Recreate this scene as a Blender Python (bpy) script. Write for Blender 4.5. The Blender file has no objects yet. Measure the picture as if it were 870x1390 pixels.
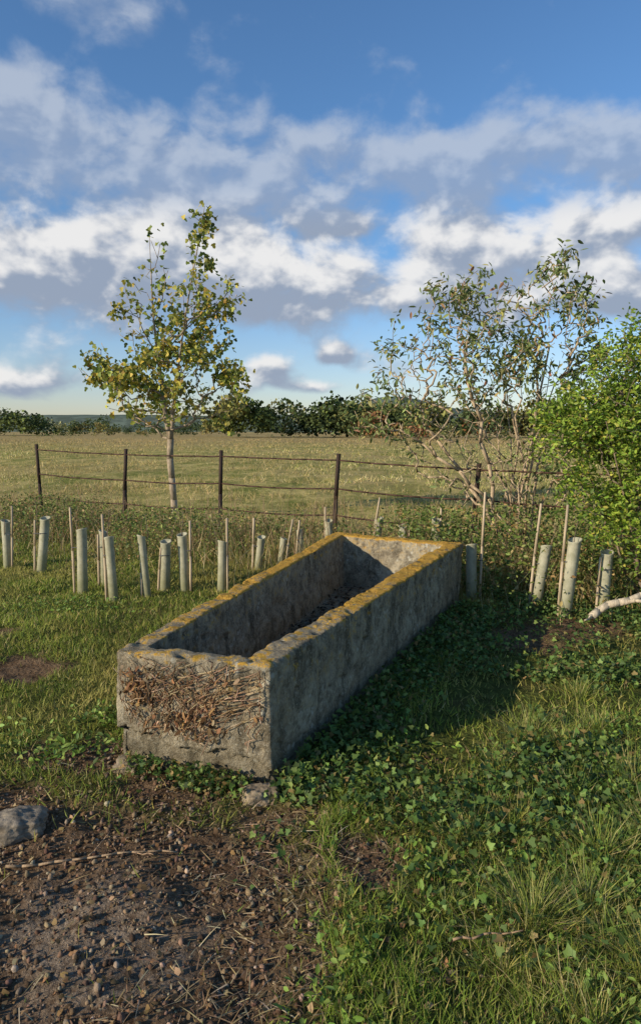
import bpy, bmesh, math, random
import numpy as np
from mathutils import Vector, noise as mn
rng=np.random.default_rng(7); random.seed(7)
scn=bpy.context.scene
# ------------------------------------------------------------ helpers
_T=rng.random((256,256))
def vnoise(x,y,s=0):
    x=np.asarray(x,float)+s*17.3; y=np.asarray(y,float)+s*7.7
    xi=np.floor(x).astype(int); yi=np.floor(y).astype(int)
    fx=x-xi; fy=y-yi; fx=fx*fx*(3-2*fx); fy=fy*fy*(3-2*fy)
    g=lambda a,b:_T[a%256,b%256]
    return (g(xi,yi)*(1-fx)+g(xi+1,yi)*fx)*(1-fy)+(g(xi,yi+1)*(1-fx)+g(xi+1,yi+1)*fx)*fy
def fbm(x,y,s=0,o=4):
    v=0;a=.5;t=0
    for i in range(o):
        v=v+a*vnoise(x*2**i,y*2**i,s+i*3); t+=a; a*=.5
    return v/t
def sst(a,b,x):
    t=np.clip((x-a)/(b-a),0,1); return t*t*(3-2*t)
# trough footprint (world metres)
A=np.array([-.985,3.215]);B=np.array([-.225,2.97]);C=np.array([1.32,6.31]);D=np.array([.155,7.02])
QUAD=[A,B,C,D]
def trough_dist(x,y):   # >0 outside
    d=np.full(np.shape(x),-1e9)
    for i in range(4):
        p=QUAD[i];q=QUAD[(i+1)%4]; e=q-p; e=e/np.linalg.norm(e); n=np.array([e[1],-e[0]])
        d=np.maximum(d,(x-p[0])*n[0]+(y-p[1])*n[1])
    return d
def soil(x,y):
    n=fbm(x*1.3,y*1.3,5)-.5; n2=fbm(x*6,y*6,6)-.5
    s=np.minimum(2.97+.12*np.sin(x*3)-y, .02-x)+n*.4+n2*.3
    m=sst(-.1,.2,s)
    for cx,cy,r in ((-2.1,4.6,.42),(-2.7,5.4,.3),(2.0,5.45,.55),(-1.2,3.3,.28),(-.6,3.0,.4),(1.6,5.2,.4),(.15,2.45,.2)):
        m=np.maximum(m,sst(1.2,.5,np.hypot(x-cx,(y-cy)*1.2)/r+n2*1.6))
    return m
def fence_y(x): return 12+(x+4.91)*(-.5235)
def field(x,y): return sst(-.3,.5,y-fence_y(np.clip(x,-40,6))-.3+1.0*(fbm(x*.8,y*.8,9)-.5))
def gh(x,y):
    x=np.asarray(x,float);y=np.asarray(y,float)
    h=(fbm(x*.5,y*.5,1)-.5)*.14+(fbm(x*2.6,y*2.6,2)-.5)*.07
    h=h*(.35+.65*sst(0,1.0,trough_dist(x,y)))
    h=h+soil(x,y)*((fbm(x*9,y*9,3)-.5)*.06-.015)
    far=np.hypot(x,y)
    h=h+sst(12,30,far)*(fbm(x*.25,y*.25,14)-.5)*.3
    h=h+sst(60,400,far)*(fbm(x*.01,y*.01,4)-.5)*1.2
    return h
class Acc:
    def __init__(s): s.v=[];s.l=[];s.c=[];s.col=[];s.n=0
    def add(s,V,F,col):
        N,K,_=V.shape
        flat=np.concatenate([np.array(f) for f in F]); cnt=np.array([len(f) for f in F])
        s.v.append(V.reshape(-1,3))
        s.l.append((flat[None]+(np.arange(N)*K)[:,None]+s.n).ravel())
        s.c.append(np.tile(cnt,N)); s.col.append(np.repeat(col,K,axis=0)); s.n+=N*K
    def build(s,name,mat,smooth=False,parent=None):
        v=np.concatenate(s.v);l=np.concatenate(s.l);c=np.concatenate(s.c);col=np.concatenate(s.col)
        me=bpy.data.meshes.new(name)
        me.vertices.add(len(v)); me.loops.add(len(l)); me.polygons.add(len(c))
        me.vertices.foreach_set("co",v.astype(np.float32).ravel())
        me.loops.foreach_set("vertex_index",l.astype(np.int32))
        st=np.concatenate([[0],np.cumsum(c)[:-1]]).astype(np.int32)
        me.polygons.foreach_set("loop_start",st)
        if smooth: me.polygons.foreach_set("use_smooth",np.ones(len(c),bool))
        me.update(calc_edges=True)
        a=me.color_attributes.new("Col",'FLOAT_COLOR','POINT')
        rgba=np.ones((len(v),4),np.float32); rgba[:,:3]=np.clip(col,0,1); a.data.foreach_set("color",rgba.ravel())
        me.materials.append(mat)
        o=bpy.data.objects.new(name,me); scn.collection.objects.link(o)
        if parent: o.parent=parent
        return o
def rot(rx,ry,rz):
    cx,sx,cy,sy,cz,sz=np.cos(rx),np.sin(rx),np.cos(ry),np.sin(ry),np.cos(rz),np.sin(rz)
    R=np.empty((len(rx),3,3))
    R[:,0,0]=cz*cy;R[:,0,1]=cz*sy*sx-sz*cx;R[:,0,2]=cz*sy*cx+sz*sx
    R[:,1,0]=sz*cy;R[:,1,1]=sz*sy*sx+cz*cx;R[:,1,2]=sz*sy*cx-cz*sx
    R[:,2,0]=-sy;R[:,2,1]=cy*sx;R[:,2,2]=cy*cx
    return R
def inst(acc,T,pos,R,scale,col):
    tv,tf=T; tv=np.array(tv,float)
    scale=np.asarray(scale,float)
    if scale.ndim==1: scale=np.repeat(scale[:,None],3,axis=1)
    V=np.einsum('nij,nkj->nki',R,tv[None]*scale[:,None,:])+pos[:,None]
    acc.add(V,tf,col)
BLADE=([(-.5,0,0),(.5,0,0),(-.4,.15,.5),(.4,.15,.5),(0,.6,1)],[(0,1,3,2),(2,3,4)])
OVAL=([(0,0,0),(.24,.33,.06),(.2,.7,.05),(0,1,-.05),(-.2,.7,.05),(-.24,.33,.06)],[(0,1,2,3),(0,3,4,5)])
LONG=([(0,0,0),(.17,.33,.04),(.14,.7,.0),(0,1,-.10),(-.14,.7,.0),(-.17,.33,.04)],[(0,1,2,3),(0,3,4,5)])
IVY=([(0,0,0),(.38,-.14,.06),(.52,.28,.09),(.27,.42,.04),(0,.9,-.05),(-.27,.42,.04),(-.52,.28,.09),(-.38,-.14,.06)],[(0,1,2,3,4),(0,4,5,6,7)])
MAPLE=([(0,0,0),(.3,0,.04),(.55,.3,.1),(.32,.45,.05),(.28,.85,.02),(0,1.05,-.06),(-.28,.85,.02),(-.32,.45,.05),(-.55,.3,.1),(-.3,0,.04)],[(0,1,2,3,4,5),(0,5,6,7,8,9)])
CLUMP=([(-.5,-.3,0),(.1,-.55,.1),(.5,-.1,-.05),(.35,.45,.1),(-.2,.5,-.1)],[(0,1,2,3,4)])
CURL=([(-.2,0,0),(.2,0,.05),(-.3,.4,.2),(.3,.4,.1),(-.1,.8,-.05),(.15,.85,.12)],[(0,1,3,2),(2,3,5,4)])
ico=bmesh.new(); bmesh.ops.create_icosphere(ico,subdivisions=1,radius=.5)
PEB=([tuple(v.co*(1+.35*mn.noise(v.co*3))) for v in ico.verts],[tuple(v.index for v in f.verts) for f in ico.faces]); ico.free()
def palette(N,cols,w,var=.25):
    cols=np.array(cols);w=np.array(w,float);w/=w.sum()
    c=cols[rng.choice(len(cols),N,p=w)]
    return c*(1+(rng.random((N,1))-.5)*2*var)*(1+(rng.random((N,3))-.5)*.2)
def blades(acc,x,y,h,w,col,bend=(.2,.9),lean=.35,z=None):
    N=len(x); z=gh(x,y)-.005 if z is None else z
    R=rot(rng.normal(0,lean,N),rng.normal(0,lean,N),rng.random(N)*6.283)
    inst(acc,BLADE,np.stack([x,y,z],1),R,np.stack([w,h*rng.uniform(bend[0],bend[1],N),h],1),col)
def frusta(acc,P0,P1,r0,r1,col,sides=6):
    P0=np.array(P0,float);P1=np.array(P1,float);r0=np.array(r0,float);r1=np.array(r1,float)
    d=P1-P0; L=np.linalg.norm(d,axis=1,keepdims=True)+1e-9; d=d/L
    up=np.where(np.abs(d[:,2:3])>.9,np.array([[1.,0,0]]),np.array([[0,0,1.]]))
    a=np.cross(up,d); a/=np.linalg.norm(a,axis=1,keepdims=True); b=np.cross(d,a)
    th=np.arange(sides)/sides*2*np.pi
    ring=np.cos(th)[None,:,None]*a[:,None]+np.sin(th)[None,:,None]*b[:,None]
    V=np.concatenate([P0[:,None]-d[:,None]*r0[:,None,None]*.2+ring*r0[:,None,None],P1[:,None]+ring*r1[:,None,None]],1)
    F=[(i,(i+1)%sides,(i+1)%sides+sides,i+sides) for i in range(sides)]+[tuple(range(sides,2*sides)),tuple(range(sides-1,-1,-1))]
    col=np.array(col,float)
    acc.add(V,F,np.broadcast_to(col,(len(P0),3)).copy())
# ------------------------------------------------------------ node helpers
def newmat(name):
    m=bpy.data.materials.new(name); m.use_nodes=True; nt=m.node_tree
    return m,nt,nt.nodes['Principled BSDF'],nt.nodes['Material Output']
class NB:
    def __init__(s,nt): s.nt=nt
    def set(s,sock,v):
        if isinstance(v,bpy.types.NodeSocket): s.nt.links.new(v,sock)
        else: sock.default_value=v
    def math(s,op,a,b=0,c=None,clamp=False):
        n=s.nt.nodes.new('ShaderNodeMath'); n.operation=op; n.use_clamp=clamp
        s.set(n.inputs[0],a); s.set(n.inputs[1],b)
        if c is not None: s.set(n.inputs[2],c)
        return n.outputs[0]
    def vmath(s,op,a,b=(0,0,0)):
        n=s.nt.nodes.new('ShaderNodeVectorMath'); n.operation=op
        s.set(n.inputs[0],a); s.set(n.inputs[1],b); return n
    def noise(s,vec,scale,detail=5,rough=.55,dist=0):
        n=s.nt.nodes.new('ShaderNodeTexNoise')
        if vec is not None: s.set(n.inputs['Vector'],vec)
        n.inputs['Scale'].default_value=scale;n.inputs['Detail'].default_value=detail;n.inputs['Roughness'].default_value=rough;n.inputs['Distortion'].default_value=dist
        return n.outputs['Fac']
    def voro(s,vec,scale,feat='F1'):
        n=s.nt.nodes.new('ShaderNodeTexVoronoi'); n.feature=feat
        s.set(n.inputs['Vector'],vec); n.inputs['Scale'].default_value=scale; return n
    def ramp(s,v,a,b,lo=0.,hi=1.):
        n=s.nt.nodes.new('ShaderNodeMapRange'); n.interpolation_type='SMOOTHSTEP'
        s.set(n.inputs[0],v); n.inputs[1].default_value=a;n.inputs[2].default_value=b;n.inputs[3].default_value=lo;n.inputs[4].default_value=hi
        return n.outputs[0]
    def mix(s,f,a,b,mode='MIX'):
        n=s.nt.nodes.new('ShaderNodeMix'); n.data_type='RGBA'; n.blend_type=mode
        s.set(n.inputs[0],f)
        for k,v in ((6,a),(7,b)):
            if isinstance(v,tuple): v=tuple(v)+(1,)*(4-len(v))
            s.set(n.inputs[k],v)
        return n.outputs[2]
    def attr(s,name,out='Fac'):
        n=s.nt.nodes.new('ShaderNodeAttribute'); n.attribute_name=name; return n.outputs[out]
    def bump(s,h,strength,dist,norm=None):
        n=s.nt.nodes.new('ShaderNodeBump'); n.inputs['Strength'].default_value=strength;n.inputs['Distance'].default_value=dist
        s.set(n.inputs['Height'],h)
        if norm is not None: s.set(n.inputs['Normal'],norm)
        return n.outputs[0]
    def pos(s): return s.nt.nodes.new('ShaderNodeNewGeometry').outputs['Position']
def foliage_mat(name,trans=.3,rough=.55,spec=.3):
    m,nt,bs,out=newmat(name); nb=NB(nt)
    c2=nb.attr('Col','Color')
    nt.links.new(c2,bs.inputs['Base Color']); bs.inputs['Roughness'].default_value=rough
    bs.inputs['Specular IOR Level'].default_value=spec
    tr=nt.nodes.new('ShaderNodeBsdfTranslucent'); nt.links.new(c2,tr.inputs[0])
    mx=nt.nodes.new('ShaderNodeMixShader'); mx.inputs[0].default_value=trans
    nt.links.new(bs.outputs[0],mx.inputs[1]);nt.links.new(tr.outputs[0],mx.inputs[2]);nt.links.new(mx.outputs[0],out.inputs[0])
    return m
def solid_mat(name,rough=.85,nscale=30,amt=.4,bump=.3,stretch=(1,1,1)):
    m,nt,bs,out=newmat(name); nb=NB(nt)
    c=nb.attr('Col','Color'); v=nb.vmath('MULTIPLY',nb.pos(),stretch).outputs[0]
    n=nb.noise(v,nscale,5,.65)
    c2=nb.mix(nb.ramp(n,.3,.7),nb.mix(1.,c,(1-amt,)*3,'MULTIPLY'),nb.mix(1.,c,(1+amt,)*3,'MULTIPLY'))
    nt.links.new(c2,bs.inputs['Base Color']); bs.inputs['Roughness'].default_value=rough
    bs.inputs['Specular IOR Level'].default_value=.25
    nt.links.new(nb.bump(n,bump,.01),bs.inputs['Normal']); return m
M_leaf=foliage_mat('leaf',.3); M_grass=foliage_mat('grass_blade',.35,.6,.2); M_dry=foliage_mat('dead_leaf',.12,.8,.1)
M_bark=solid_mat('bark',.9,40,.35,.5,(1,1,.3)); M_rock=solid_mat('rock',.95,22,.45,1.,); M_rust=solid_mat('rusty_iron',.8,60,.5,.4)
M_wood=solid_mat('weathered_wood',.85,50,.3,.4,(1,1,.1)); M_far=foliage_mat('far_foliage',.1,.9,.1)
# ------------------------------------------------------------ ground
def axis(lo,hi,st,far,gr=1.22):
    a=list(np.arange(lo,hi+1e-6,st)); s=st
    while a[-1]<far: s*=gr; a.append(a[-1]+s)
    s=st; b=[lo]
    while b[-1]>-far: s*=gr; b.append(b[-1]-s)
    return np.array(b[:0:-1]+a)
xs=axis(-5,5,.035,3500,1.12);ys=axis(1.2,9.5,.035,3500,1.12)
X,Y=np.meshgrid(xs,ys); Z=gh(X.ravel(),Y.ravel())
V=np.stack([X.ravel(),Y.ravel(),Z],1); nx,ny=len(xs),len(ys)
i=np.arange((nx-1)*(ny-1)); r=i//(nx-1)*nx+i%(nx-1)
F=np.stack([r,r+1,r+nx+1,r+nx],1)
me=bpy.data.meshes.new('ground'); me.vertices.add(len(V));me.loops.add(F.size);me.polygons.add(len(F))
me.vertices.foreach_set('co',V.astype(np.float32).ravel());me.loops.foreach_set('vertex_index',F.astype(np.int32).ravel())
me.polygons.foreach_set('loop_start',(np.arange(len(F))*4).astype(np.int32));me.polygons.foreach_set('use_smooth',np.ones(len(F),bool));me.update(calc_edges=True)
for nm,val in (('soil',soil(V[:,0],V[:,1])),('field',field(V[:,0],V[:,1])),
   ('gravel',sst(1.1,.5,np.hypot((V[:,0]+.7)/.42,(V[:,1]-2.1)/.3)+1.2*(fbm(V[:,0]*5,V[:,1]*5,12)-.5)))):
    at=me.attributes.new(nm,'FLOAT','POINT'); at.data.foreach_set('value',val.astype(np.float32))
g=bpy.data.objects.new('ground',me); scn.collection.objects.link(g)
m,nt,bs,out=newmat('ground_soil_and_turf'); nb=NB(nt); P=nb.pos()
n1=nb.noise(P,2.2,5,.6);n2=nb.noise(P,14,7,.7);n3=nb.noise(P,90,4,.7)
soilc=nb.mix(nb.ramp(n2,.3,.7),(.085,.048,.025),(.24,.155,.09))
soilc=nb.mix(nb.ramp(n3,.48,.75),soilc,(.34,.235,.145))
gr=nb.mix(nb.ramp(n3,.35,.65),(.20,.15,.105),(.38,.30,.22))
soilc=nb.mix(nb.math('MULTIPLY',nb.attr('gravel'),nb.ramp(n2,.3,.6,.15,.8)),soilc,gr)
turf=nb.mix(nb.ramp(n2,.35,.65),(.06,.07,.018),(.15,.16,.04))
turf=nb.mix(nb.ramp(n1,.5,.7,0,.6),turf,(.17,.12,.05))
Pf=nb.vmath('MULTIPLY',P,(1,.55,1)).outputs[0]
f1=nb.noise(Pf,.06,5,.65);f2=nb.noise(Pf,.7,6,.75);f3=nb.noise(P,6,5,.75)
fc=nb.mix(nb.ramp(f2,.38,.62),(.27,.28,.07),(.72,.56,.22))
fc=nb.mix(nb.ramp(f3,.35,.7),nb.mix(1.,fc,(.55,.57,.45),'MULTIPLY'),fc)
fc=nb.mix(nb.ramp(f1,.42,.62,0,.65),fc,(.46,.32,.14))
pg=nt.nodes.new('ShaderNodeSeparateXYZ'); nt.links.new(P,pg.inputs[0])
fc=nb.mix(nb.ramp(pg.outputs[1],45,130,0,.65),fc,(.40,.27,.12))
c=nb.mix(nb.attr('soil'),turf,soilc); c=nb.mix(nb.attr('field'),c,fc)
nt.links.new(c,bs.inputs['Base Color']);bs.inputs['Roughness'].default_value=1.;bs.inputs['Specular IOR Level'].default_value=.03
vb=nb.voro(P,38).outputs['Distance']
hb=nb.math('ADD',nb.math('MULTIPLY',n2,1.2),nb.math('ADD',nb.math('MULTIPLY',n3,.4),nb.math('MULTIPLY',vb,-.4)))
nt.links.new(nb.bump(hb,.9,.045),bs.inputs['Normal']); me.materials.append(m)
# ------------------------------------------------------------ stone trough
Hh=.56
bm=bmesh.new()
cen=sum(QUAD)/4
def off(th):
    res=[]
    for i in range(4):
        p0,p1,p2=QUAD[i-1],QUAD[i],QUAD[(i+1)%4]
        def ln(p,q,t):
            e=(q-p)/np.linalg.norm(q-p); n=np.array([-e[1],e[0]]); return p+n*t,e
        a,e1=ln(p0,p1,th[(i-1)%4]); b,e2=ln(p1,p2,th[i])
        t=np.linalg.solve(np.array([e1,-e2]).T,b-a)[0]; res.append(a+e1*t)
    return res
inn=off([.105,.15,.15,.125]); fl=off([.15,.18,.22,.16])
zz=[Hh-.005,Hh,Hh+.0,Hh+.0]
ob=[bm.verts.new((*(cen+(p-cen)*.985),-.08)) for p in QUAD]
om=[bm.verts.new((*(cen+(p-cen)*1.0),.30)) for p in QUAD]
ot=[bm.verts.new((*p,z)) for p,z in zip(QUAD,zz)]
it=[bm.verts.new((*p,z)) for p,z in zip(inn,zz)]
ib=[bm.verts.new((*p,.08)) for p in fl]
for a,b in ((ob,om),(om,ot),(ot,it),(it,ib)):
    for k in range(4): bm.faces.new((a[k],a[(k+1)%4],b[(k+1)%4],b[k]))
bm.faces.new(ib); bm.faces.new(ob[::-1])
bmesh.ops.recalc_face_normals(bm,faces=bm.faces)
es=[e for e in bm.edges if (set(e.verts)&set(ot)) ]
bmesh.ops.bevel(bm,geom=es,offset=.016,segments=3,affect='EDGES',profile=.6)
me=bpy.data.meshes.new('stone_trough'); bm.to_mesh(me); bm.free()
tro=bpy.data.objects.new('stone_trough',me); scn.collection.objects.link(tro)
md=tro.modifiers.new('rm','REMESH'); md.mode='VOXEL'; md.voxel_size=.011; md.use_smooth_shade=True
bpy.context.view_layer.update()
dg=bpy.context.evaluated_depsgraph_get(); me2=bpy.data.meshes.new_from_object(tro.evaluated_get(dg)); tro.modifiers.clear(); tro.data=me2; me2.name='stone_trough'
nv=len(me2.vertices); co=np.empty(nv*3,np.float32); me2.vertices.foreach_get('co',co); co=co.reshape(-1,3)
no=np.empty(nv*3,np.float32); me2.vertices.foreach_get('normal',no); no=no.reshape(-1,3)
ds=np.empty(nv)
AB=(B-A)/np.linalg.norm(B-A)
for k in range(nv):
    p=Vector(co[k]); a=mn.fractal(p*2.0,1,2,3)*.013; b=mn.fractal(p*11,.8,2,4)*.008; c=mn.noise(p*45)*.003
    h=mn.noise(p*15+Vector((9,3,1))); h2=mn.noise(p*5+Vector((1,7,1)))
    ds[k]=a+b+c-.018*max(0,h-.38)/.3-.025*max(0,h2-.42)/.3
nrm=np.array([AB[1],-AB[0]]); dist=(co[:,0]-A[0])*nrm[0]+(co[:,1]-A[1])*nrm[1]
s=(co[:,0]-A[0])*AB[0]+(co[:,1]-A[1])*AB[1]
led=.15-.08*s+.02*np.sin(s*13)+.012*np.sin(s*37)
front=(dist>-.05)
ds=np.where(front&(co[:,2]<led),ds-.03,ds)
ds=np.where(front&(np.abs(co[:,2]-led)<.012),ds-.02,ds)
co2=co+no*ds[:,None]; me2.vertices.foreach_set('co',co2.astype(np.float32).ravel()); me2.update()
me2.polygons.foreach_set('use_smooth',np.ones(len(me2.polygons),bool))
m,nt,bs,out=newmat('lichened_limestone'); nb=NB(nt); P=nb.pos()
geo=nt.nodes.new('ShaderNodeNewGeometry'); sx=nt.nodes.new('ShaderNodeSeparateXYZ'); nt.links.new(geo.outputs['Normal'],sx.inputs[0])
px=nt.nodes.new('ShaderNodeSeparateXYZ'); nt.links.new(P,px.inputs[0])
a1=nb.noise(P,3,6,.65);a2=nb.noise(P,13,7,.72);a3=nb.noise(P,70,5,.75);a4=nb.noise(nb.vmath('MULTIPLY',P,(1,1,.3)).outputs[0],6,6,.7)
c=nb.mix(nb.ramp(a1,.3,.7),(.34,.275,.18),(.50,.43,.30))
c=nb.mix(nb.ramp(a2,.38,.58,.8,0),c,(.16,.13,.085))
c=nb.mix(nb.ramp(a4,.50,.63,0,.8),c,(.095,.08,.052))
c=nb.mix(nb.ramp(a3,.5,.7,0,.65),c,(.60,.54,.41))
c=nb.mix(nb.ramp(a3,.28,.44,.7,0),c,(.08,.065,.04))
v=nb.voro(nb.vmath('ADD',P,(3,1,2)).outputs[0],17)
sp=nb.math('MULTIPLY',nb.ramp(nb.math('ADD',v.outputs['Distance'],nb.math('MULTIPLY',a3,.3)),.32,.42,1,0),nb.ramp(a1,.45,.6))
c=nb.mix(nb.math('MULTIPLY',sp,.65),c,(.62,.59,.48))
up=nb.ramp(sx.outputs[2],.05,.6); zt=nb.ramp(px.outputs[2],.38,.52)
far=nb.ramp(px.outputs[1],3.0,5.0,-.04,.055)
ln=nb.math('ADD',nb.math('ADD',nb.math('MULTIPLY',a2,.6),nb.math('MULTIPLY',a1,.25)),nb.math('MULTIPLY',a3,.25))
lm=nb.math('MULTIPLY',nb.ramp(nb.math('ADD',ln,far),.51,.57),nb.math('MULTIPLY',up,zt))
lcol=nb.mix(nb.ramp(a3,.35,.65),(.42,.19,.02),(.72,.44,.07))
c=nb.mix(nb.math('MULTIPLY',lm,.92),c,lcol)
ls=nb.math('MULTIPLY',nb.ramp(a2,.56,.63),nb.ramp(px.outputs[2],.2,.5)); c=nb.mix(nb.math('MULTIPLY',ls,.6),c,(.52,.31,.05))
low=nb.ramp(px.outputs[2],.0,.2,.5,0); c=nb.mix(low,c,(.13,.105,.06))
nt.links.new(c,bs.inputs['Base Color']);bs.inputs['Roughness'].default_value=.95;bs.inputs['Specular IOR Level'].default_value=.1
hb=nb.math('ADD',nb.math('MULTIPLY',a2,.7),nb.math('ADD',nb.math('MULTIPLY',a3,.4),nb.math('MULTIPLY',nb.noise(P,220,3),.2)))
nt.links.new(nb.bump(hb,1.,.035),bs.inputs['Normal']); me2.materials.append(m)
ac=Acc(); N=1300
t=rng.random(N);u=rng.random(N); Lp=fl[0][None]*(1-t[:,None])+fl[3][None]*t[:,None]; Rp=fl[1][None]*(1-t[:,None])+fl[2][None]*t[:,None]
p2=Lp*(1-u[:,None])+Rp*u[:,None]
inst(ac,CURL,np.c_[p2,.085+rng.random(N)*.02],rot(rng.normal(0,.3,N),rng.normal(0,.3,N),rng.random(N)*6.3),rng.uniform(.02,.05,N),palette(N,[(.09,.06,.035),(.14,.10,.06),(.40,.37,.3),(.04,.03,.02)],[3,2,.35,4]))
ac.build('leaf_debris',M_dry,parent=tro)
ac=Acc(); P0=[];P1=[]
fn=np.array([nrm[0],nrm[1]])
def face_pt(s,z,o=.012): q=A+AB*s+fn*o; return np.array([q[0],q[1],z])
W=np.linalg.norm(B-A)
lp=[]
for k in range(90):
    s_=rng.choice([rng.normal(.2,.07),rng.normal(.42,.07),rng.uniform(.06,W-.06)]); s_=min(max(s_,.05),W-.06); z_=rng.uniform(.15,.36); top=min(.53,z_+rng.uniform(.08,.26)); dr=rng.normal(.2,.45)
    while z_<top:
        s2=np.clip(s_+dr*.03+rng.normal(0,.012),.04,W-.04); z2=z_+rng.uniform(.012,.03)
        P0.append(face_pt(s_,z_,.012+rng.random()*.01));P1.append(face_pt(s2,z2,.012+rng.random()*.01)); s_,z_=s2,z2; dr+=rng.normal(0,.35)
        if rng.random()<.10: lp.append(P1[-1])
        if rng.random()<.22:
            e=face_pt(s2+rng.normal(0,.045),z2+rng.normal(-.01,.03),rng.uniform(.01,.05)); P0.append(P1[-1]);P1.append(e)
n=len(P0); frusta(ac,P0,P1,np.full(n,.0024),np.full(n,.0017),palette(n,[(.30,.19,.11),(.19,.11,.06),(.42,.31,.19)],[3,3,1.5]),4)
lp=np.array(lp); lp=np.concatenate([lp,np.array([face_pt(rng.normal(.14,.05),rng.normal(.40,.06),.02) for _ in range(95)]),np.array([face_pt(rng.normal(.4,.09),rng.normal(.27,.035),.02) for _ in range(50)])])
N=len(lp); lp[:,:2]+=fn*.01*rng.random((N,1))
inst(ac,CURL,lp,rot(rng.normal(-1.6,.6,N),rng.normal(0,.6,N),rng.normal(3,1.2,N)),np.stack([rng.uniform(.015,.03,N),rng.uniform(.025,.05,N),rng.uniform(.015,.035,N)],1),palette(N,[(.32,.18,.08),(.20,.11,.05),(.44,.32,.18),(.12,.07,.035)],[3,3,1.5,1.5]))
ac.build('dead_ivy',M_dry,parent=tro)
# ------------------------------------------------------------ rocks
def rock(name,loc,sc,col,seed,rz=0):
    bm=bmesh.new(); bmesh.ops.create_icosphere(bm,subdivisions=5,radius=1)
    for v in bm.verts:
        q=v.co.copy(); m_=max(abs(q.x),abs(q.y),abs(q.z)); q=q.lerp(q/m_,.45)
        q*=1+.22*mn.fractal(q*1.3+Vector((seed,0,0)),1,2,4)+.07*mn.fractal(q*5,.8,2,4); v.co=Vector((q.x*sc[0],q.y*sc[1],q.z*sc[2]))
    me=bpy.data.meshes.new(name); bm.to_mesh(me); bm.free(); 
    a=me.color_attributes.new('Col','FLOAT_COLOR','POINT'); a.data.foreach_set('color',np.tile(np.array([*col,1],np.float32),len(me.vertices)))
    me.polygons.foreach_set('use_smooth',np.ones(len(me.polygons),bool)); me.materials.append(M_rock)
    o=bpy.data.objects.new(name,me); o.location=loc; o.rotation_euler[2]=rz; scn.collection.objects.link(o)
rock('rock',(-1.24,2.66,.0),(.12,.085,.055),(.22,.18,.13),1,.3)
rock('support_stone',(-.27,2.93,-.03),(.085,.07,.055),(.26,.20,.13),5,.4)
rock('support_stone',(-.92,3.18,-.03),(.07,.07,.06),(.22,.17,.11),12,1.4)
# pebbles
ac=Acc(); N=15000; x=rng.uniform(-2.2,.5,N);y=rng.uniform(1.3,3.5,N); k=(soil(x,y)>rng.uniform(.2,.9,N))&(trough_dist(x,y)>0); x=x[k];y=y[k];N=len(x)
s=.005+.022*rng.random(N)**5+.006*rng.random(N)
inst(ac,PEB,np.stack([x,y,gh(x,y)+s*.1],1),rot(rng.random(N)*6,rng.random(N)*6,rng.random(N)*6),np.stack([s,s*rng.uniform(.6,1.2,N),s*.7],1),palette(N,[(.16,.10,.06),(.24,.165,.10),(.36,.27,.18),(.10,.06,.035)],[4,3,1.0,3]))
ac.build('pebbles',M_rock)
# soil litter
ac=Acc(); N=10000; x=rng.uniform(-1.9,.7,N);y=rng.uniform(1.35,3.2,N)
w_=np.exp(-((x+.1)/.35)**2)*.9+.08; k=(soil(x,y)>.1)&(rng.random(N)<w_)&(trough_dist(x,y)>0); x=x[k];y=y[k];N=len(x)
h=rng.uniform(.02,.10,N)
inst(ac,BLADE,np.stack([x,y,gh(x,y)+.006+.02*rng.random(N)],1),rot(rng.normal(-1.45,.2,N),rng.normal(0,.3,N),rng.random(N)*6.3),np.stack([rng.uniform(.0015,.004,N),h*.3,h],1),palette(N,[(.36,.25,.13),(.22,.145,.08),(.5,.39,.23)],[3,3,1.5]))
N=2600; x=rng.uniform(-1.9,.9,N);y=rng.uniform(1.35,3.3,N);k=trough_dist(x,y)>0;x=x[k];y=y[k];N=len(x)
inst(ac,CURL,np.stack([x,y,gh(x,y)+.006],1),rot(rng.normal(0,.5,N),rng.normal(0,.5,N),rng.random(N)*6.3),rng.uniform(.01,.032,N),palette(N,[(.26,.155,.07),(.15,.09,.045),(.38,.28,.15)],[3,3,1.2]))
ac.build('dead_leaf_litter',M_dry)
def poly(acc,pts,r0,r1,col,sides=6,jit=0):
    pts=np.array(pts,float); n=len(pts); r=np.linspace(r0,r1,n); frusta(acc,pts[:-1],pts[1:],r[:-1],r[1:],col,sides)
def wig(p,q,n,j):
    t=np.linspace(0,1,n)[:,None]; w=np.cumsum(rng.normal(0,j,(n,3)),0); w-=t*w[-1]; return np.array(p)*(1-t)+np.array(q)*t+w
ac=Acc()
p=wig((-1.16,2.42,.015),(-.55,2.53,.02),12,.006); p[:,2]=gh(p[:,0],p[:,1])+.012; poly(ac,p,.005,.003,(.32,.22,.13))
q=wig(p[8],(-.62,2.44,.03),5,.005); poly(ac,q,.003,.0015,(.3,.2,.12)); poly(ac,wig(p[5],(-.82,2.57,.04),5,.005),.003,.0015,(.3,.2,.12))
ac.build('fallen_stick',M_wood)
ac=Acc(); poly(ac,wig((.40,1.98,.05),(.62,2.0,.07),8,.006),.004,.002,(.26,.17,.1)); ac.build('fallen_stick',M_wood)
ac=Acc()
p=wig((2.22,5.5,.06),(3.2,5.4,.5),14,.022); poly(ac,p,.032,.026,(.46,.38,.27),8)
poly(ac,wig(p[3],(2.62,5.3,.25),7,.015),.022,.01,(.46,.38,.27)); poly(ac,wig(p[6],(2.95,5.3,.18),7,.015),.022,.01,(.46,.38,.27))
poly(ac,wig(p[1],(2.1,5.35,.10),5,.012),.018,.006,(.46,.38,.27)); poly(ac,wig(p[5],(2.7,5.6,.5),7,.015),.014,.005,(.46,.38,.27))
ac.build('dead_branch',M_wood)
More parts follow.
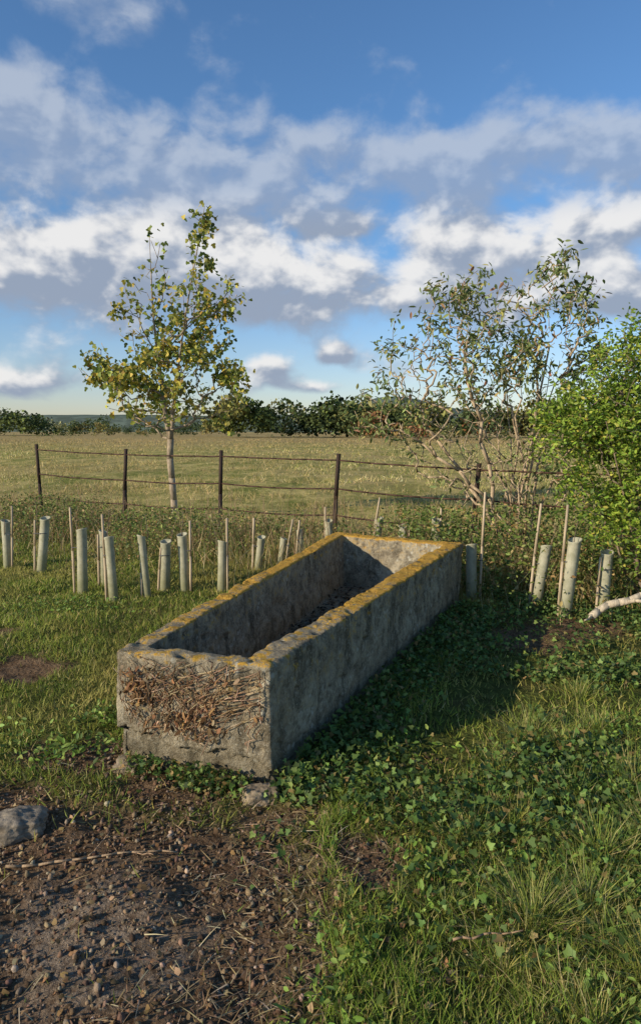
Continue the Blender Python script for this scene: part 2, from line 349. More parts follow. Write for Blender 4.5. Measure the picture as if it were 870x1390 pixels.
# ------------------------------------------------------------ grass
def wedge(N,y0,y1,sl=-.62,sr=.62,p=1.):
    y=y0+(y1-y0)*rng.random(N)**p; x=rng.uniform(sl,sr,N)*(y+.6); return x,y
GREEN=[(.19,.26,.04),(.28,.34,.055),(.40,.38,.08),(.58,.47,.19),(.11,.16,.03)]
ac=Acc()
x,y=wedge(310000,1.4,9.5,p=.85)
left=(x<.3+.42*(y-3))&(y>2.6)
dens=np.where(left,.95,.42)*(1-.98*soil(x,y))*(1-field(x,y))*(.25+1.*fbm(x*2,y*2,20))
k=(rng.random(len(x))<dens)&(trough_dist(x,y)>.0)
shade=(~left)&(y>4.0)&(rng.random(len(x))<.5); k&=~shade
x=x[k];y=y[k];N=len(x); f=fbm(x*1.5,y*1.5,31)
col=palette(N,GREEN,[3,4,3,1.8,1.8],.3)*(.5+1.*f)[:,None]; yel=sst(.45,.62,fbm(x*.9,y*.9,33)); col=col*(1-.55*yel[:,None])+np.array([.50,.40,.13])*.55*yel[:,None]
h=rng.uniform(.02,.07,N)*(.4+1.3*fbm(x*3,y*3,40)); blades(ac,x,y,h,rng.uniform(.002,.0042,N)*(1+.12*y),col,lean=.5)
for (cx,cy,n,hh,r_) in [(1.08,3.42,420,.2,.1),(1.22,3.3,260,.16,.09),(.58,2.56,600,.15,.13),(.78,2.66,400,.14,.12),(1.05,2.46,700,.18,.13),(1.3,2.6,500,.2,.13),(.69,2.14,800,.18,.15),(.9,2.2,500,.18,.13),(.55,1.95,400,.11,.15),(1.4,2.95,500,.22,.13),(.98,1.9,700,.18,.15),(.42,2.2,350,.09,.12),(1.45,3.5,400,.17,.12),(.75,1.75,500,.13,.14),(1.55,4.0,300,.15,.12),(1.1,2.85,400,.15,.12),(1.9,3.4,400,.2,.15),(1.35,2.15,500,.2,.15),(.85,3.1,350,.14,.12),(.45,2.8,300,.11,.12)]:
    a=rng.random(n)*6.283; q=np.abs(rng.normal(0,r_,n)); x=cx+np.cos(a)*q;y=cy+np.sin(a)*q
    h=rng.uniform(.35,1.1,n)*hh; R=rot(-(.2+q/r_*.45)*np.ones(n)+rng.normal(0,.35,n),rng.normal(0,.3,n),a-np.pi/2+rng.normal(0,.7,n))
    inst(ac,BLADE,np.stack([x,y,gh(x,y)-.005],1),R,np.stack([rng.uniform(.0018,.0032,n),h*rng.uniform(.3,1.1,n),h],1),palette(n,[(.24,.30,.05),(.40,.38,.10),(.60,.50,.21),(.13,.19,.035)],[3,3,2.4,2]))
x=rng.uniform(.0,1.6,34000);y=rng.uniform(1.4,3.1,34000); k=(rng.random(34000)<(1-soil(x,y))*(sst(.40,.6,fbm(x*2.3,y*2.3,77))*.85+.2)); x=x[k];y=y[k];N=len(x)
blades(ac,x,y,rng.uniform(.03,.09,N),rng.uniform(.002,.0036,N),palette(N,[(.20,.29,.04),(.28,.36,.06),(.46,.40,.14)],[3,3,1.7]),lean=.45)
ac.build('grass',M_grass)
# rough strip along the fence
ac=Acc()
n0=60000
x=rng.uniform(-7.5,6,n0); y=fence_y(x)+rng.normal(-.5,.9,n0); k=(y>5.5)&(y<fence_y(x)+1.8)&(trough_dist(x,y)>.1)&(rng.random(n0)<.2+1.1*fbm(x*1.1,y*1.1,50)**1.5); x=x[k];y=y[k];N=len(x)
h=rng.uniform(.1,.42,N)*(.4+1.1*fbm(x*.9,y*.9,51)); blades(ac,x,y,h,rng.uniform(.004,.008,N),palette(N,[(.54,.41,.19),(.38,.28,.11),(.22,.24,.06),(.66,.54,.30)],[3.5,3,3,1.5]),lean=.35)
ac.build('long_dry_grass',M_grass)
# field tufts
ac=Acc(); N=125000; d=9*np.exp(rng.random(N)*np.log(130/9.)); x=rng.uniform(-.62,.62,N)*d; y=d
tus=fbm(x*.9,y*.6,63); k=field(x,y)>rng.random(N); k&=rng.random(N)<.08+1.4*sst(.45,.68,tus); x=x[k];y=y[k];tus=tus[k];N=len(x); sc=np.clip(y/14,.8,7)
f=fbm(x*.35,y*.2,61); f2=fbm(x*.06,y*.04,62)
col=palette(N,[(.66,.52,.22),(.40,.37,.10),(.82,.68,.34),(.25,.28,.06)],[3.5,3.6,2.4,2.4],.2); col=col*(.4+1.15*f)[:,None]; b_=np.maximum(sst(.48,.6,f2)*.5,sst(40,100,y)*.7); col=col*(1-b_[:,None])+np.array([.44,.30,.13])*b_[:,None]
blades(ac,x,y,rng.uniform(.05,.22,N)*(.8+.1*sc)*(.5+tus),rng.uniform(.006,.011,N)*sc*1.2,col,lean=.6)
ac.build('field_grass',M_grass)
# ------------------------------------------------------------ ivy / ground cover
ac=Acc()
def ground_leaves(T,x,y,zr,size,cols,w,tilt=.5):
    N=len(x); s=rng.uniform(*size,N)
    inst(ac,T,np.stack([x,y,gh(x,y)+zr*rng.random(N)**1.2+.008],1),rot(rng.normal(.3,tilt,N),rng.normal(0,tilt,N),rng.random(N)*6.3),s,palette(N,cols,w,.35))
N=66000; x=rng.uniform(-.3,4.2,N);y=rng.uniform(1.9,7.2,N)
edge=(x>(-.1+.46*(y-3)))&(x<.66*y+.5)
den=edge*(1-.85*soil(x,y))*sst(.41,.59,fbm(x*1.6,y*1.6,70)+.05*(x>1.6))*np.where(y<2.5,.25,1.)
k=(rng.random(N)<den)&(trough_dist(x,y)>.02); x=x[k];y=y[k]
zr=.04+.10*fbm(x*2,y*2,71)
IV=[(.07,.12,.028),(.12,.19,.042),(.20,.27,.065),(.28,.20,.07)]
ground_leaves(IVY,x,y,zr,(.016,.038),IV,[4,4,2.4,.9],.6)
N=20000; x=rng.uniform(-.1,1.9,N);y=rng.uniform(1.6,3.6,N); k=(rng.random(N)<.8*(1-soil(x,y))*sst(.42,.62,fbm(x*2.2+3,y*2.2,74)))&(trough_dist(x,y)>.02); x=x[k];y=y[k]
ground_leaves(OVAL,x,y,.06,(.015,.038),[(.16,.25,.04),(.25,.34,.065),(.10,.16,.03)],[3,3,2],.6)
N=1300; s_=rng.uniform(.05,W-.08,N); o=np.abs(rng.normal(0,.06,N)); q=A[None]+AB[None]*s_[:,None]+fn[None]*o[:,None]
k=rng.random(N)<sst(.35,.55,fbm(s_*5,o*5,72)); q=q[k]; ground_leaves(IVY,q[:,0],q[:,1],.08,(.014,.028),IV,[3,3,2,2.5],.7)
N=2600; s_=rng.uniform(-.1,3.4,N); e=(C-B)/np.linalg.norm(C-B); nn=np.array([e[1],-e[0]]); q=B[None]+e[None]*s_[:,None]+nn[None]*np.abs(rng.normal(0,.16,N))[:,None]+nn*.02
ground_leaves(IVY,q[:,0],q[:,1],.1,(.02,.038),IV,[3,3,2,1],.7)
for (cx,cy,n,r_) in [(-1.25,3.35,260,.16),(-1.15,3.7,220,.13),(-1.9,3.5,160,.2),(-2.3,6.2,300,.3)]:
    x=rng.normal(cx,r_,n);y=rng.normal(cy,r_*.6,n);k=trough_dist(x,y)>.03; ground_leaves(OVAL,x[k],y[k],.06,(.02,.042),[(.18,.28,.045),(.28,.36,.08),(.11,.17,.035)],[3,2,2],.6)
ac.build('ivy_ground_cover',M_leaf)
# fence-line weeds & bramble mass
ac=Acc(); N=60000; x=rng.uniform(-7,5.5,N); y=fence_y(x)+rng.normal(-.9,.9,N)
f=fbm(x*.9,y*.9,80); hm=.5*sst(.42,.75,f)+.05; k=(y>5.6)&(y<fence_y(x)+1.3)&(trough_dist(x,y)>.12)&(rng.random(N)<.9*sst(.40,.58,f)); x=x[k];y=y[k];hm=hm[k]
zr=hm*(1+.5*sst(0,3,x))
WD=[(.10,.145,.03),(.18,.23,.05),(.28,.31,.08),(.32,.20,.07),(.44,.34,.14)]
ground_leaves(OVAL,x,y,zr,(.025,.055),WD,[3,4,2,1.5,1.5],.7)
N=36000; x=rng.uniform(1.0,5.0,N);y=rng.uniform(5.9,9.2,N); k=(trough_dist(x,y)>.15)&(rng.random(N)<fbm(x*2,y*2,83)*1.2)&((x>2.5)|(y>6.5)); x=x[k];y=y[k]
ground_leaves(OVAL,x,y,.25+.75*fbm(x*1.3,y*1.3,84)+.3*sst(2.5,3.5,x),(.03,.06),WD,[4,3,1,1,.4],.8)
ac.build('bramble_undergrowth',M_leaf)
ac=Acc(); N=700; x=rng.uniform(-6.5,5,N); y=fence_y(x)+rng.normal(-.5,.8,N); k=(y>6.6)&(trough_dist(x,y)>.2); x=x[k];y=y[k];N=len(x)
b0=np.stack([x,y,gh(x,y)],1); h=rng.uniform(.25,.8,N); tip=b0+np.stack([rng.normal(0,.16,N),rng.normal(0,.16,N),h],1); mid=(b0+tip)/2+rng.normal(0,.02,(N,3))
frusta(ac,b0,mid,np.full(N,.004),np.full(N,.003),(.30,.19,.10),4); frusta(ac,mid,tip,np.full(N,.003),np.full(N,.0015),(.36,.24,.13),4)
ac.build('dry_stalks',M_wood)
# ------------------------------------------------------------ fence
posts=[(-4.91,12.0,1.38,-.06,0),(-3.21,11.11,1.34,.06,.02),(-1.51,10.22,1.31,.03,0),(.18,9.34,1.26,.07,0),(1.88,8.45,1.2,.08,0),(3.58,7.56,1.2,0,0),(5.28,6.67,1.2,0,0)]
fe=bpy.data.objects.new('metal_fence',None); scn.collection.objects.link(fe)
RC=(.045,.028,.02)
for i,(x_,y_,h_,lx,ly) in enumerate(posts):
    ac=Acc(); z_=float(gh(x_,y_))
    pts=[(x_,y_,z_-.1),(x_+lx*.4,y_,z_+h_*.5),(x_+lx,y_,z_+h_)]; poly(ac,pts,.031,.029,RC,4)
    if i in (0,1,3): poly(ac,[(x_+lx*.3-.04,y_+.25,z_),(x_+lx*.8,y_+.02,z_+h_*.8)],.012,.012,RC,4)
    ac.build('post_%d'%i,M_rust,parent=fe)
for j,fr in enumerate((.93,.62,.33)):
    ac=Acc()
    for a,b in zip(posts[:-1],posts[1:]):
        pa=np.array([a[0]+a[3]*fr,a[1]-.0,float(gh(a[0],a[1]))+a[2]*fr]);pb=np.array([b[0]+b[3]*fr,b[1],float(gh(b[0],b[1]))+b[2]*fr])
        t=np.linspace(0,1,9); q=pa[None]*(1-t[:,None])+pb[None]*t[:,None]; q[:,2]-=(.015+.02*rng.random())*4*t*(1-t)*(1 if j else .4); q[1:-1,2]+=rng.normal(0,.002,7)
        poly(ac,q,.0105,.0105,(.085,.045,.03),4)
    ac.build('rail_%d'%j,M_rust,parent=fe)
# ------------------------------------------------------------ tree guards
m,nt,bs,out=newmat('guard_plastic'); nb=NB(nt); n_=nb.noise(nb.pos(),14,5,.65)
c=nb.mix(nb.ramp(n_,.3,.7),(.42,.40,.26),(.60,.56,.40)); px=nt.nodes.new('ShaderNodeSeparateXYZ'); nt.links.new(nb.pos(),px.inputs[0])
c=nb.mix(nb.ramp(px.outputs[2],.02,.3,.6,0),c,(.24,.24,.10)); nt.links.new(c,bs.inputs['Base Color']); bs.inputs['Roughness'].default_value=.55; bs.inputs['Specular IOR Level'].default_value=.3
tr=nt.nodes.new('ShaderNodeBsdfTranslucent'); nt.links.new(c,tr.inputs[0]); mx=nt.nodes.new('ShaderNodeMixShader'); mx.inputs[0].default_value=.3
nt.links.new(bs.outputs[0],mx.inputs[1]);nt.links.new(tr.outputs[0],mx.inputs[2]);nt.links.new(mx.outputs[0],out.inputs[0]); M_guard=m
def guard(x,y,h,r,lx,sh,sl):
    z=float(gh(x,y)); e=bpy.data.objects.new('tree_guard',None); scn.collection.objects.link(e)
    bm=bmesh.new(); S=14; rings=[]
    seq=[(0,1.),(.25,1),(.5,.95),(.75,1.0),(.965,1.0),(.985,1.1),(1,1.12),(1,.98),(.9,.9),(.5,.86)]
    ph=rng.random()*6; ly=rng.normal(0,.03); lx=lx+rng.normal(0,.018)
    for t,k in seq:
        rings.append([bm.verts.new((x+lx*t+math.cos(a)*r*k*(1+.08*math.sin(2*a+ph+t)),y+ly*t+math.sin(a)*r*k,z-.02+h*t+.016*math.sin(a+ph)*(t>.95))) for a in [i*2*math.pi/S for i in range(S)]])
    for a,b in zip(rings[:-1],rings[1:]):
        for i in range(S): f=bm.faces.new((a[i],a[(i+1)%S],b[(i+1)%S],b[i])); f.smooth=True
    me=bpy.data.meshes.new('tube'); bm.to_mesh(me); bm.free(); me.materials.append(M_guard); o=bpy.data.objects.new('tube',me); scn.collection.objects.link(o); o.parent=e
    ac=Acc(); sx_=x-r*1.35*np.sign(rng.random()-.4)
    poly(ac,[(sx_,y-.02,z-.1),(sx_+sl*.5,y-.02,z+sh*.5),(sx_+sl,y-.02,z+sh)],.014,.012,(.44,.34,.22),4)
    poly(ac,[(sx_+sl*.6,y-.045,z+h*.7),(x+lx*.7+r,y-.04,z+h*.7)],.004,.004,(.1,.1,.1),4)
    t0=np.array([x+lx*.5,y,z+h*.5]); poly(ac,wig(t0,t0+np.array([rng.normal(0,.06),rng.normal(0,.05),h*.5+rng.uniform(.05,.25)]),6,.008),.005,.002,(.2,.14,.1),4)
    ac.build('stake',M_wood,parent=e)
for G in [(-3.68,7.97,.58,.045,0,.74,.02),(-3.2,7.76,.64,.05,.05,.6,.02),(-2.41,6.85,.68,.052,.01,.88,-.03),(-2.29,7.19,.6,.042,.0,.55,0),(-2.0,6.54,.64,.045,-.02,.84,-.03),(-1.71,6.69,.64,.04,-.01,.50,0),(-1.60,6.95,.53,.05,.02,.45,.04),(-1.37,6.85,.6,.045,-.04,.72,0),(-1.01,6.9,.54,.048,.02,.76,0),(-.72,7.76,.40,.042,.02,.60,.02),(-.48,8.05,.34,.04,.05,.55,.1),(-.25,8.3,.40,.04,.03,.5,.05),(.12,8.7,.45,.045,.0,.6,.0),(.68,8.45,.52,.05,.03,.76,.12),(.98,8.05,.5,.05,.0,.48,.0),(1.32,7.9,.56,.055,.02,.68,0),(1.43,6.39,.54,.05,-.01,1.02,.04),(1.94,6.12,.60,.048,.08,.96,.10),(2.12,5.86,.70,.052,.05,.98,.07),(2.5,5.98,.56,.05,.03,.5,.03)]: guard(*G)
# ------------------------------------------------------------ woody plants
def grow(base,targets,order,step=.18,up=.35,wander=.03):
    nodes=[np.array(b,float) for b in base[0]]; par=list(base[1])
    for ti in order:
        T=targets[ti]; arr=np.array(nodes); dv=T-arr; d=np.linalg.norm(dv,axis=1)
        pen=d+np.where(dv[:,2]<.15*d,.9*d,0)
        j=int(np.argmin(pen)); S=nodes[j]; n=max(2,int(d[j]/step)); prev=j
        for k in range(1,n+1):
            t=k/n; q=S*(1-t)+T*t; q=q+np.array([0,0,-up*.25*d[j]*math.sin(math.pi*t)*(1 if T[2]>S[2] else -.4)])+(rng.normal(0,wander,3) if k<n else 0)
            nodes.append(q); par.append(prev); prev=len(nodes)-1
    return np.array(nodes),np.array(par)
def radii(par,tip,power=.5,mx=.2):
    n=len(par); cnt=np.zeros(n); ch=np.zeros(n,int)
    for i in range(n):
        if par[i]>=0: ch[par[i]]+=1
    cnt[ch==0]=1
    for i in range(n-1,-1,-1):
        if par[i]>=0: cnt[par[i]]+=max(cnt[i],0)
    return np.minimum(tip*np.maximum(cnt,1)**power,mx),cnt
def ell(n,E):
    E=np.array(E); v=E[:,3]*E[:,4]*E[:,5]; v=v/v.sum(); k=rng.choice(len(E),n,p=v); d=rng.normal(0,1,(n,3)); d/=np.linalg.norm(d,axis=1,keepdims=True)
    return E[k,:3]+d*(rng.random(n)**.4)[:,None]*E[k,3:6]
def wood(name,nodes,par,rad,col,parent,sides=6,mat=None):
    ac=Acc(); k=par>=0; i=np.where(k)[0]; frusta(ac,nodes[par[i]],nodes[i],np.minimum(rad[par[i]],rad[i]*1.5),rad[i],col,sides); ac.build(name,mat or M_bark,smooth=True,parent=parent)
# --- young maple behind the fence
root=bpy.data.objects.new('maple_tree',None); scn.collection.objects.link(root)
bx,by=-2.68,12.5
base=([(bx,by,-.1),(bx-.01,by,.35),(bx-.04,by,.75),(bx-.07,by,1.1),(bx-.05,by,1.45),(bx,by,1.9),(bx+.06,by,2.4),(bx+.14,by,2.95),(bx+.22,by,3.5),(bx+.33,by,4.1),(bx+.45,by,4.7),(bx+.57,by,5.3),(bx+.62,by,5.6),
  (bx-.15,by,1.95),(bx-.22,by+.1,2.5),(bx-.3,by+.1,3.1),(bx-.36,by+.1,3.8),(bx-.38,by+.1,4.5),(bx-.4,by+.1,5.2)],
  [-1,0,1,2,3,4,5,6,7,8,9,10,11,4,13,14,15,16,17])
E=[(-2.84,by,2.4,1.3,1.1,.8),(-3.8,by,2.8,.68,.6,.62),(-2.5,by,3.5,.9,.9,.85),(-1.72,by,4.0,.5,.5,.5),(-2.12,by,4.95,.36,.36,.7),(-3.0,by,4.75,.3,.3,.65),(-3.3,by,3.8,.42,.4,.5),(-1.65,by,2.3,.42,.5,.75)]
tg=ell(400,E); order=np.argsort(np.hypot(tg[:,0]-bx,tg[:,1]-by)+.3*tg[:,2])
nd,pr=grow(base,tg,order,.2,.3,.02); rad,cnt=radii(pr,.0045,.5,.085)
wood('trunk_and_branches',nd,pr,rad,(.32,.25,.17),root,7)
ac=Acc(); tw=np.where(cnt<=3)[0]; n0=6600; k=rng.choice(tw,n0); clump=fbm(nd[k,0]*1.9+5,nd[k,2]*1.9,90); kk=rng.random(n0)<sst(.34,.56,clump)*.9+.16; k=k[kk]; N=len(k)
pos=nd[k]+rng.normal(0,.07,(N,3)); cc=palette(N,[(.22,.26,.05),(.36,.36,.07),(.58,.47,.08),(.10,.14,.035),(.46,.30,.07)],[4,4,3.2,2.5,.7],.25)
inst(ac,MAPLE,pos,rot(rng.normal(-.9,.7,N),rng.normal(0,.7,N),rng.random(N)*6.3),rng.uniform(.055,.10,N),cc); ac.build('foliage',M_leaf,parent=root)
# --- elder shrub
root=bpy.data.objects.new('elder_shrub',None); scn.collection.objects.link(root)
bx,by=2.42,8.35; bn=[(bx,by,-.1)];bp=[-1]
for (dx,dy,h_) in [(-1.0,.1,2.5),(-.6,-.3,2.8),(-.25,.3,3.0),(.1,-.2,3.0),(.4,.2,3.1),(.7,-.1,2.8),(-1.5,-.1,1.9),(.3,.5,2.5),(-.3,.1,2.2),(-.8,.3,2.2),(.9,.2,2.2),(.0,-.4,2.6),(-.45,-.1,2.9),(-1.2,.3,2.2),(.55,.4,2.9)]:
    prev=0; o=rng.normal(0,.15,2)
    for t in np.linspace(.12,1,9):
        bn.append((bx+o[0]+dx*t**1.35+rng.normal(0,.025),by+o[1]+dy*t,h_*(t**.9)*.85)); bp.append(prev if t>.13 else 0); prev=len(bn)-1
E=[(1.95,by,2.75,.9,.8,.8),(2.85,by,2.95,.55,.6,.82),(1.25,by,2.4,.6,.6,.66),(.75,by,1.85,.5,.5,.5),(1.6,by,1.6,.85,.6,.6),(2.7,by,1.7,.85,.6,.75),(3.1,by,2.4,.42,.5,.62),(2.2,by,1.0,.9,.5,.55)]
tg=ell(900,E); order=np.argsort(np.linalg.norm(tg-np.array([bx,by,.4]),axis=1))
nd,pr=grow((bn,bp),tg,order,.17,.15,.025); rad,cnt=radii(pr,.0036,.46,.035)
wood('stems',nd,pr,rad,(.40,.30,.19),root,5)
ac=Acc(); tw=np.where((cnt<=2)&(nd[:,2]>.5))[0]; n0=15500; k=rng.choice(tw,n0); keep=rng.random(n0)<(.30+.55*sst(1.9,3.0,nd[k,2])+.45*sst(2.5,3.1,nd[k,0]))*(2.6*sst(.38,.66,fbm(nd[k,0]*2.3,nd[k,2]*2.3,91))*.45+.08); k=k[keep];N=len(k)
inst(ac,LONG,nd[k]+rng.normal(0,.05,(N,3)),rot(rng.normal(-.6,.7,N),rng.normal(0,.6,N),rng.random(N)*6.3),rng.uniform(.06,.11,N),palette(N,[(.18,.22,.07),(.30,.34,.11),(.09,.125,.03),(.44,.38,.13),(.34,.18,.09)],[4,3.5,2.6,1.5,.5],.3)); ac.build('foliage',M_leaf,parent=root)
# --- dense green bush at right
root=bpy.data.objects.new('privet_bush',None); scn.collection.objects.link(root)
bx,by=3.15,6.3; bn=[(bx,by,-.1)];bp=[-1]
for k in range(9):
    a=rng.random()*6.28; prev=0; o=rng.normal(0,.15,2)
    for t in np.linspace(.15,1,6): bn.append((bx+o[0]+math.cos(a)*.7*t**1.3,by+o[1]+math.sin(a)*.6*t**1.3,1.7*t));bp.append(prev);prev=len(bn)-1
E=[(2.95,6.3,1.8,.78,.75,.65),(2.45,6.15,1.55,.52,.5,.45),(2.6,6.1,1.1,.42,.4,.38),(3.05,6.2,2.3,.6,.55,.4),(3.7,6.3,1.6,.8,.8,1.0),(2.9,6.0,.85,.5,.5,.5),(2.2,6.3,1.72,.3,.3,.25)]
tg=ell(1000,E); order=np.argsort(np.linalg.norm(tg-np.array([bx,by,.4]),axis=1))
nd,pr=grow((bn,bp),tg,order,.15,.1,.02); rad,cnt=radii(pr,.003,.45,.03)
wood('stems',nd,pr,rad,(.2,.15,.1),root,5)
ac=Acc(); tw=np.where((cnt<=3))[0]; n0=44000; k=rng.choice(tw,n0); k=k[rng.random(n0)<.2+1.2*fbm(nd[k,0]*3,nd[k,2]*3+nd[k,1],92)]; N=len(k); pos=nd[k]+rng.normal(0,.055,(N,3))
inst(ac,OVAL,pos,rot(rng.normal(.1,.8,N),rng.normal(0,.7,N),rng.random(N)*6.3),rng.uniform(.032,.055,N),palette(N,[(.21,.31,.035),(.32,.41,.055),(.10,.16,.025),(.47,.45,.08)],[4,3,3,1.2],.25)); ac.build('foliage',M_leaf,parent=root)
# ------------------------------------------------------------ far hill + treeline
def ridge(name,dist,x0,x1,hf,col,n=160):
    bm=bmesh.new(); xs_=np.linspace(x0,x1,n); prev=None
    for x_ in xs_:
        h_=hf(x_); a=[bm.verts.new((x_,dist,-3)),bm.verts.new((x_,dist+60,h_*.75)),bm.verts.new((x_,dist+160,h_)),bm.verts.new((x_,dist+500,-3))]
        if prev:
            for k in range(3): bm.faces.new((prev[k],a[k],a[k+1],prev[k+1])).smooth=True
        prev=a
    me=bpy.data.meshes.new(name); bm.to_mesh(me); bm.free(); m,nt,bs,out=newmat(name+'_mat'); nb=NB(nt)
    n_=nb.noise(nb.vmath('MULTIPLY',nb.pos(),(1,.6,2)).outputs[0],.03,6,.7); nt.links.new(nb.mix(nb.ramp(n_,.4,.6),col,tuple(c*1.7 for c in col)),bs.inputs['Base Color']); bs.inputs['Roughness'].default_value=1; bs.inputs['Specular IOR Level'].default_value=0
    me.materials.append(m); o=bpy.data.objects.new(name,me); scn.collection.objects.link(o)
ridge('far_hill',1150,-1300,1300,lambda x:float(30+12*(fbm(x*.004+4,0.,3)-.5)+4*fbm(x*.05,0.,5)+36*math.exp(-((x-140)/110)**2)),(.09,.11,.085))
ac=Acc()
def ftree(x,y,w,h,col,n):
    nb_=rng.integers(4,8); cs=np.stack([x+rng.normal(0,w*.24,nb_),y+rng.normal(0,w*.2,nb_),h*rng.uniform(.22,.74,nb_)],1); k=rng.integers(0,nb_,n)
    d=rng.normal(0,1,(n,3)); d/=np.linalg.norm(d,axis=1,keepdims=True); r_=rng.uniform(.5,1,n)[:,None]
    p=cs[k]+d*r_*np.array([w*.28,w*.28,h*.26]); p[:,2]=np.clip(p[:,2],.2,h*1.05); s=rng.uniform(.04,.10,n)*h
    inst(ac,CLUMP,p,rot(rng.normal(0,1,n),rng.normal(0,1,n),rng.random(n)*6.3),s,np.array(col)[None]*(1+.4*rng.normal(0,1,(n,1))).clip(.3,2.))
DC=[(.055,.08,.028),(.10,.125,.035),(.19,.18,.055),(.08,.105,.04),(.30,.23,.08),(.24,.11,.05),(.26,.25,.11)]
def tl(x0,x1,y0,hlo,hhi,n,wts=(4,4,3,3,.8,.1,1),nf=260):
    w_=np.array(wts,float);w_/=w_.sum()
    for i in range(n):
        xx=x0+(x1-x0)*(i+rng.random())/n; h=hlo+(hhi-hlo)*float(np.clip(fbm(xx*.09,y0*.1,95,3)*1.6-.3+rng.normal(0,.22),0,1.2)); ftree(xx,y0+rng.normal(0,6),h*rng.uniform(.8,1.4),h,DC[rng.choice(len(DC),p=w_)],nf)
tl(-130,-86,215,5,10.5,14,nf=380); tl(-86,-28,225,2.4,6,24,(3,4,4,3,1.5,0,3)); tl(-200,-125,220,4,8,12)
tl(-28,8,185,6.5,13,14,nf=420); tl(4,24,185,6,11,9,nf=420); tl(10,60,170,6,11,24,(3,4,3,3,1.4,.8,1),320); tl(45,150,165,6,11,30)
tl(10,18,120,2.0,4.6,4,(0,1,1,0,1,5,1),240); tl(17,30,120,2.2,4.4,5,(3,2,3,1,1,1,1),220); tl(-95,60,160,.5,1.5,60,(2,3,4,3,2,0,3),70); tl(8,32,260,11,17,12)
tl(-150,-20,330,3,9.5,36,(3,4,4,3,.8,0,2),160)
ac.build('distant_treeline',M_far)
# ------------------------------------------------------------ light, sky
el=math.radians(20); d=Vector((.85*math.cos(el),.525*math.cos(el),-math.sin(el))).normalized()
sl=bpy.data.lights.new('sun','SUN'); sl.energy=5.0; sl.angle=math.radians(.5); sl.color=(1,.88,.69)
so=bpy.data.objects.new('sun',sl); so.rotation_euler=d.to_track_quat('-Z','Y').to_euler(); so.location=(-10,-6,10); scn.collection.objects.link(so)
w=bpy.data.worlds.new('World'); scn.world=w; w.use_nodes=True; nt=w.node_tree; nb=NB(nt); bg=nt.nodes['Background']
sky=nt.nodes.new('ShaderNodeTexSky'); sky.sky_type='NISHITA'; sky.sun_disc=False; sky.sun_elevation=el; sky.sun_rotation=math.radians(238.3); sky.air_density=1.0; sky.dust_density=.4; sky.ozone_density=1.6
ST=.12
tc=nt.nodes.new('ShaderNodeTexCoord'); sp=nt.nodes.new('ShaderNodeSeparateXYZ'); nt.links.new(tc.outputs['Generated'],sp.inputs[0])
az=nb.math('ARCTAN2',sp.outputs[0],sp.outputs[1]); ele=nb.math('ARCSINE',sp.outputs[2])
cb=nt.nodes.new('ShaderNodeCombineXYZ'); nt.links.new(az,cb.inputs[0]);nt.links.new(ele,cb.inputs[1]); p=cb.outputs[0]
wn=nt.nodes.new('ShaderNodeTexNoise'); nt.links.new(p,wn.inputs['Vector']); wn.inputs['Scale'].default_value=7; wn.inputs['Detail'].default_value=2
wv=nb.vmath('MULTIPLY',nb.vmath('SUBTRACT',wn.outputs['Color'],(.5,.5,.5)).outputs[0],(.13,.06,0)).outputs[0]; pw=nb.vmath('ADD',p,wv).outputs[0]
tot=None;upn=None
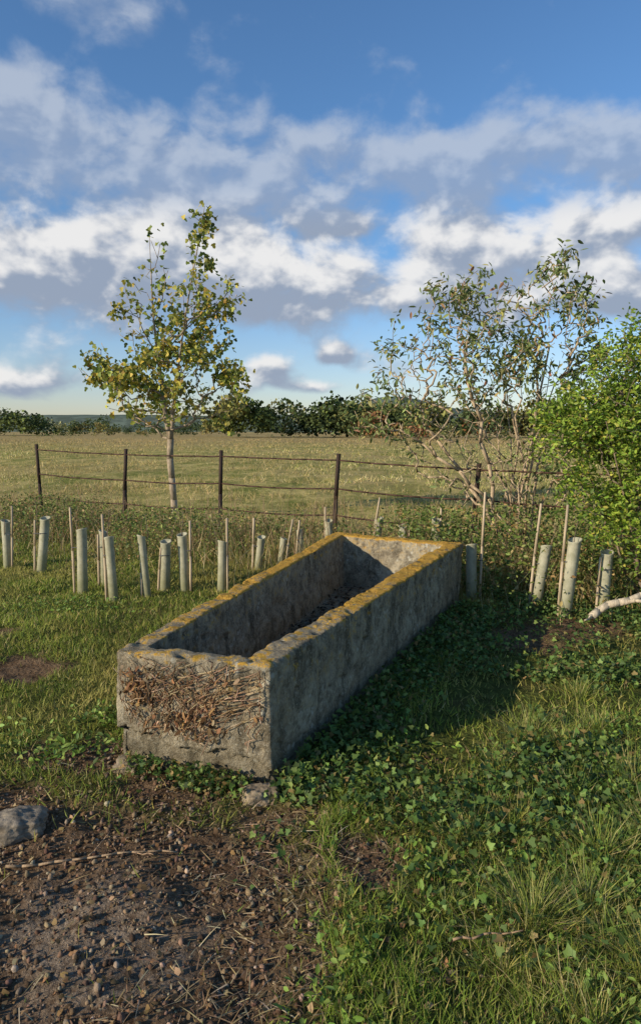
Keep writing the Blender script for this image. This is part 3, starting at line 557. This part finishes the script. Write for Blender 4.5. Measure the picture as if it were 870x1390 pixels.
for (a,e,ra,re,wt) in [(-.45,.385,.13,.07,1.),(-.15,.36,.25,.085,.92),(.20,.365,.16,.065,.85),(-.43,.205,.2,.065,1.1),(-.2,.235,.15,.06,1.),(-.05,.19,.14,.06,1.08),(.31,.26,.16,.05,1.05),(.21,.195,.13,.055,1.05),(.43,.175,.1,.04,1.1),(.46,.345,.13,.04,.9),(-.07,.088,.035,.017,.95),(.025,.108,.035,.014,.9),(.02,.287,.045,.016,.85),(-.03,.066,.06,.011,.8),(-.42,.075,.2,.028,.8),(.12,.10,.06,.022,.65),(-.3,.52,.2,.04,.5)]:
    q=nb.vmath('MULTIPLY',nb.vmath('SUBTRACT',pw,(a,e,0)).outputs[0],(1/ra,1/re,0)).outputs[0]
    dd=nb.vmath('DOT_PRODUCT',q,q).outputs['Value']; ex=nb.math('MULTIPLY',nb.math('POWER',2.718,nb.math('MULTIPLY',dd,-1)),wt)
    qy=nb.math('MULTIPLY',nb.vmath('DOT_PRODUCT',q,(0,1,0)).outputs['Value'],ex)
    tot=ex if tot is None else nb.math('ADD',tot,ex); upn=qy if upn is None else nb.math('ADD',upn,qy)
pn=nb.vmath('MULTIPLY',p,(1,1.4,1)).outputs[0]
nz=nb.noise(pn,8.5,7,.55,.15); nz2=nb.noise(nb.vmath('ADD',pn,(-.016,.028,0)).outputs[0],8.5,4,.55,.15)
d0=nb.math('ADD',nb.math('MINIMUM',tot,1.0),nb.math('MULTIPLY',nb.math('SUBTRACT',nz,.5),2.1))
al=nb.ramp(d0,.26,.88); lt=nb.ramp(nb.math('ADD',nb.math('MULTIPLY',upn,1.0),nb.math('MULTIPLY',nb.math('SUBTRACT',nz,nz2),4.)),-.35,.50)
hi=nb.ramp(ele,.27,.34,1,.0)
wht=nb.mix(hi,(.52/ST,.58/ST,.68/ST),(.86/ST,.85/ST,.84/ST)); gry=nb.mix(hi,(.30/ST,.38/ST,.53/ST),(.31/ST,.37/ST,.48/ST))
cc=nb.mix(lt,gry,wht)
tint=nb.mix(nb.ramp(ele,.0,.3),(.98,1.0,1.2),(.74,1.06,1.36))
skc=nb.mix(1.,sky.outputs[0],tint,'MULTIPLY')
al2=nb.math('MULTIPLY',al,nb.math('ADD',nb.math('MULTIPLY',hi,.2),.76))
nt.links.new(nb.mix(al2,skc,cc),bg.inputs[0]); bg.inputs[1].default_value=ST
# ------------------------------------------------------------ camera
cam=bpy.data.cameras.new('camera'); cam.sensor_fit='HORIZONTAL'; cam.sensor_width=24; cam.lens=25.66; cam.shift_y=-45/870; cam.clip_end=9000; cam.clip_start=.05
c_=bpy.data.objects.new('camera',cam); c_.location=(0,0,1.6); c_.rotation_euler=(math.radians(86),0,0); scn.collection.objects.link(c_); scn.camera=c_
scn.view_settings.view_transform='Standard'; scn.view_settings.look='None'; scn.view_settings.exposure=0
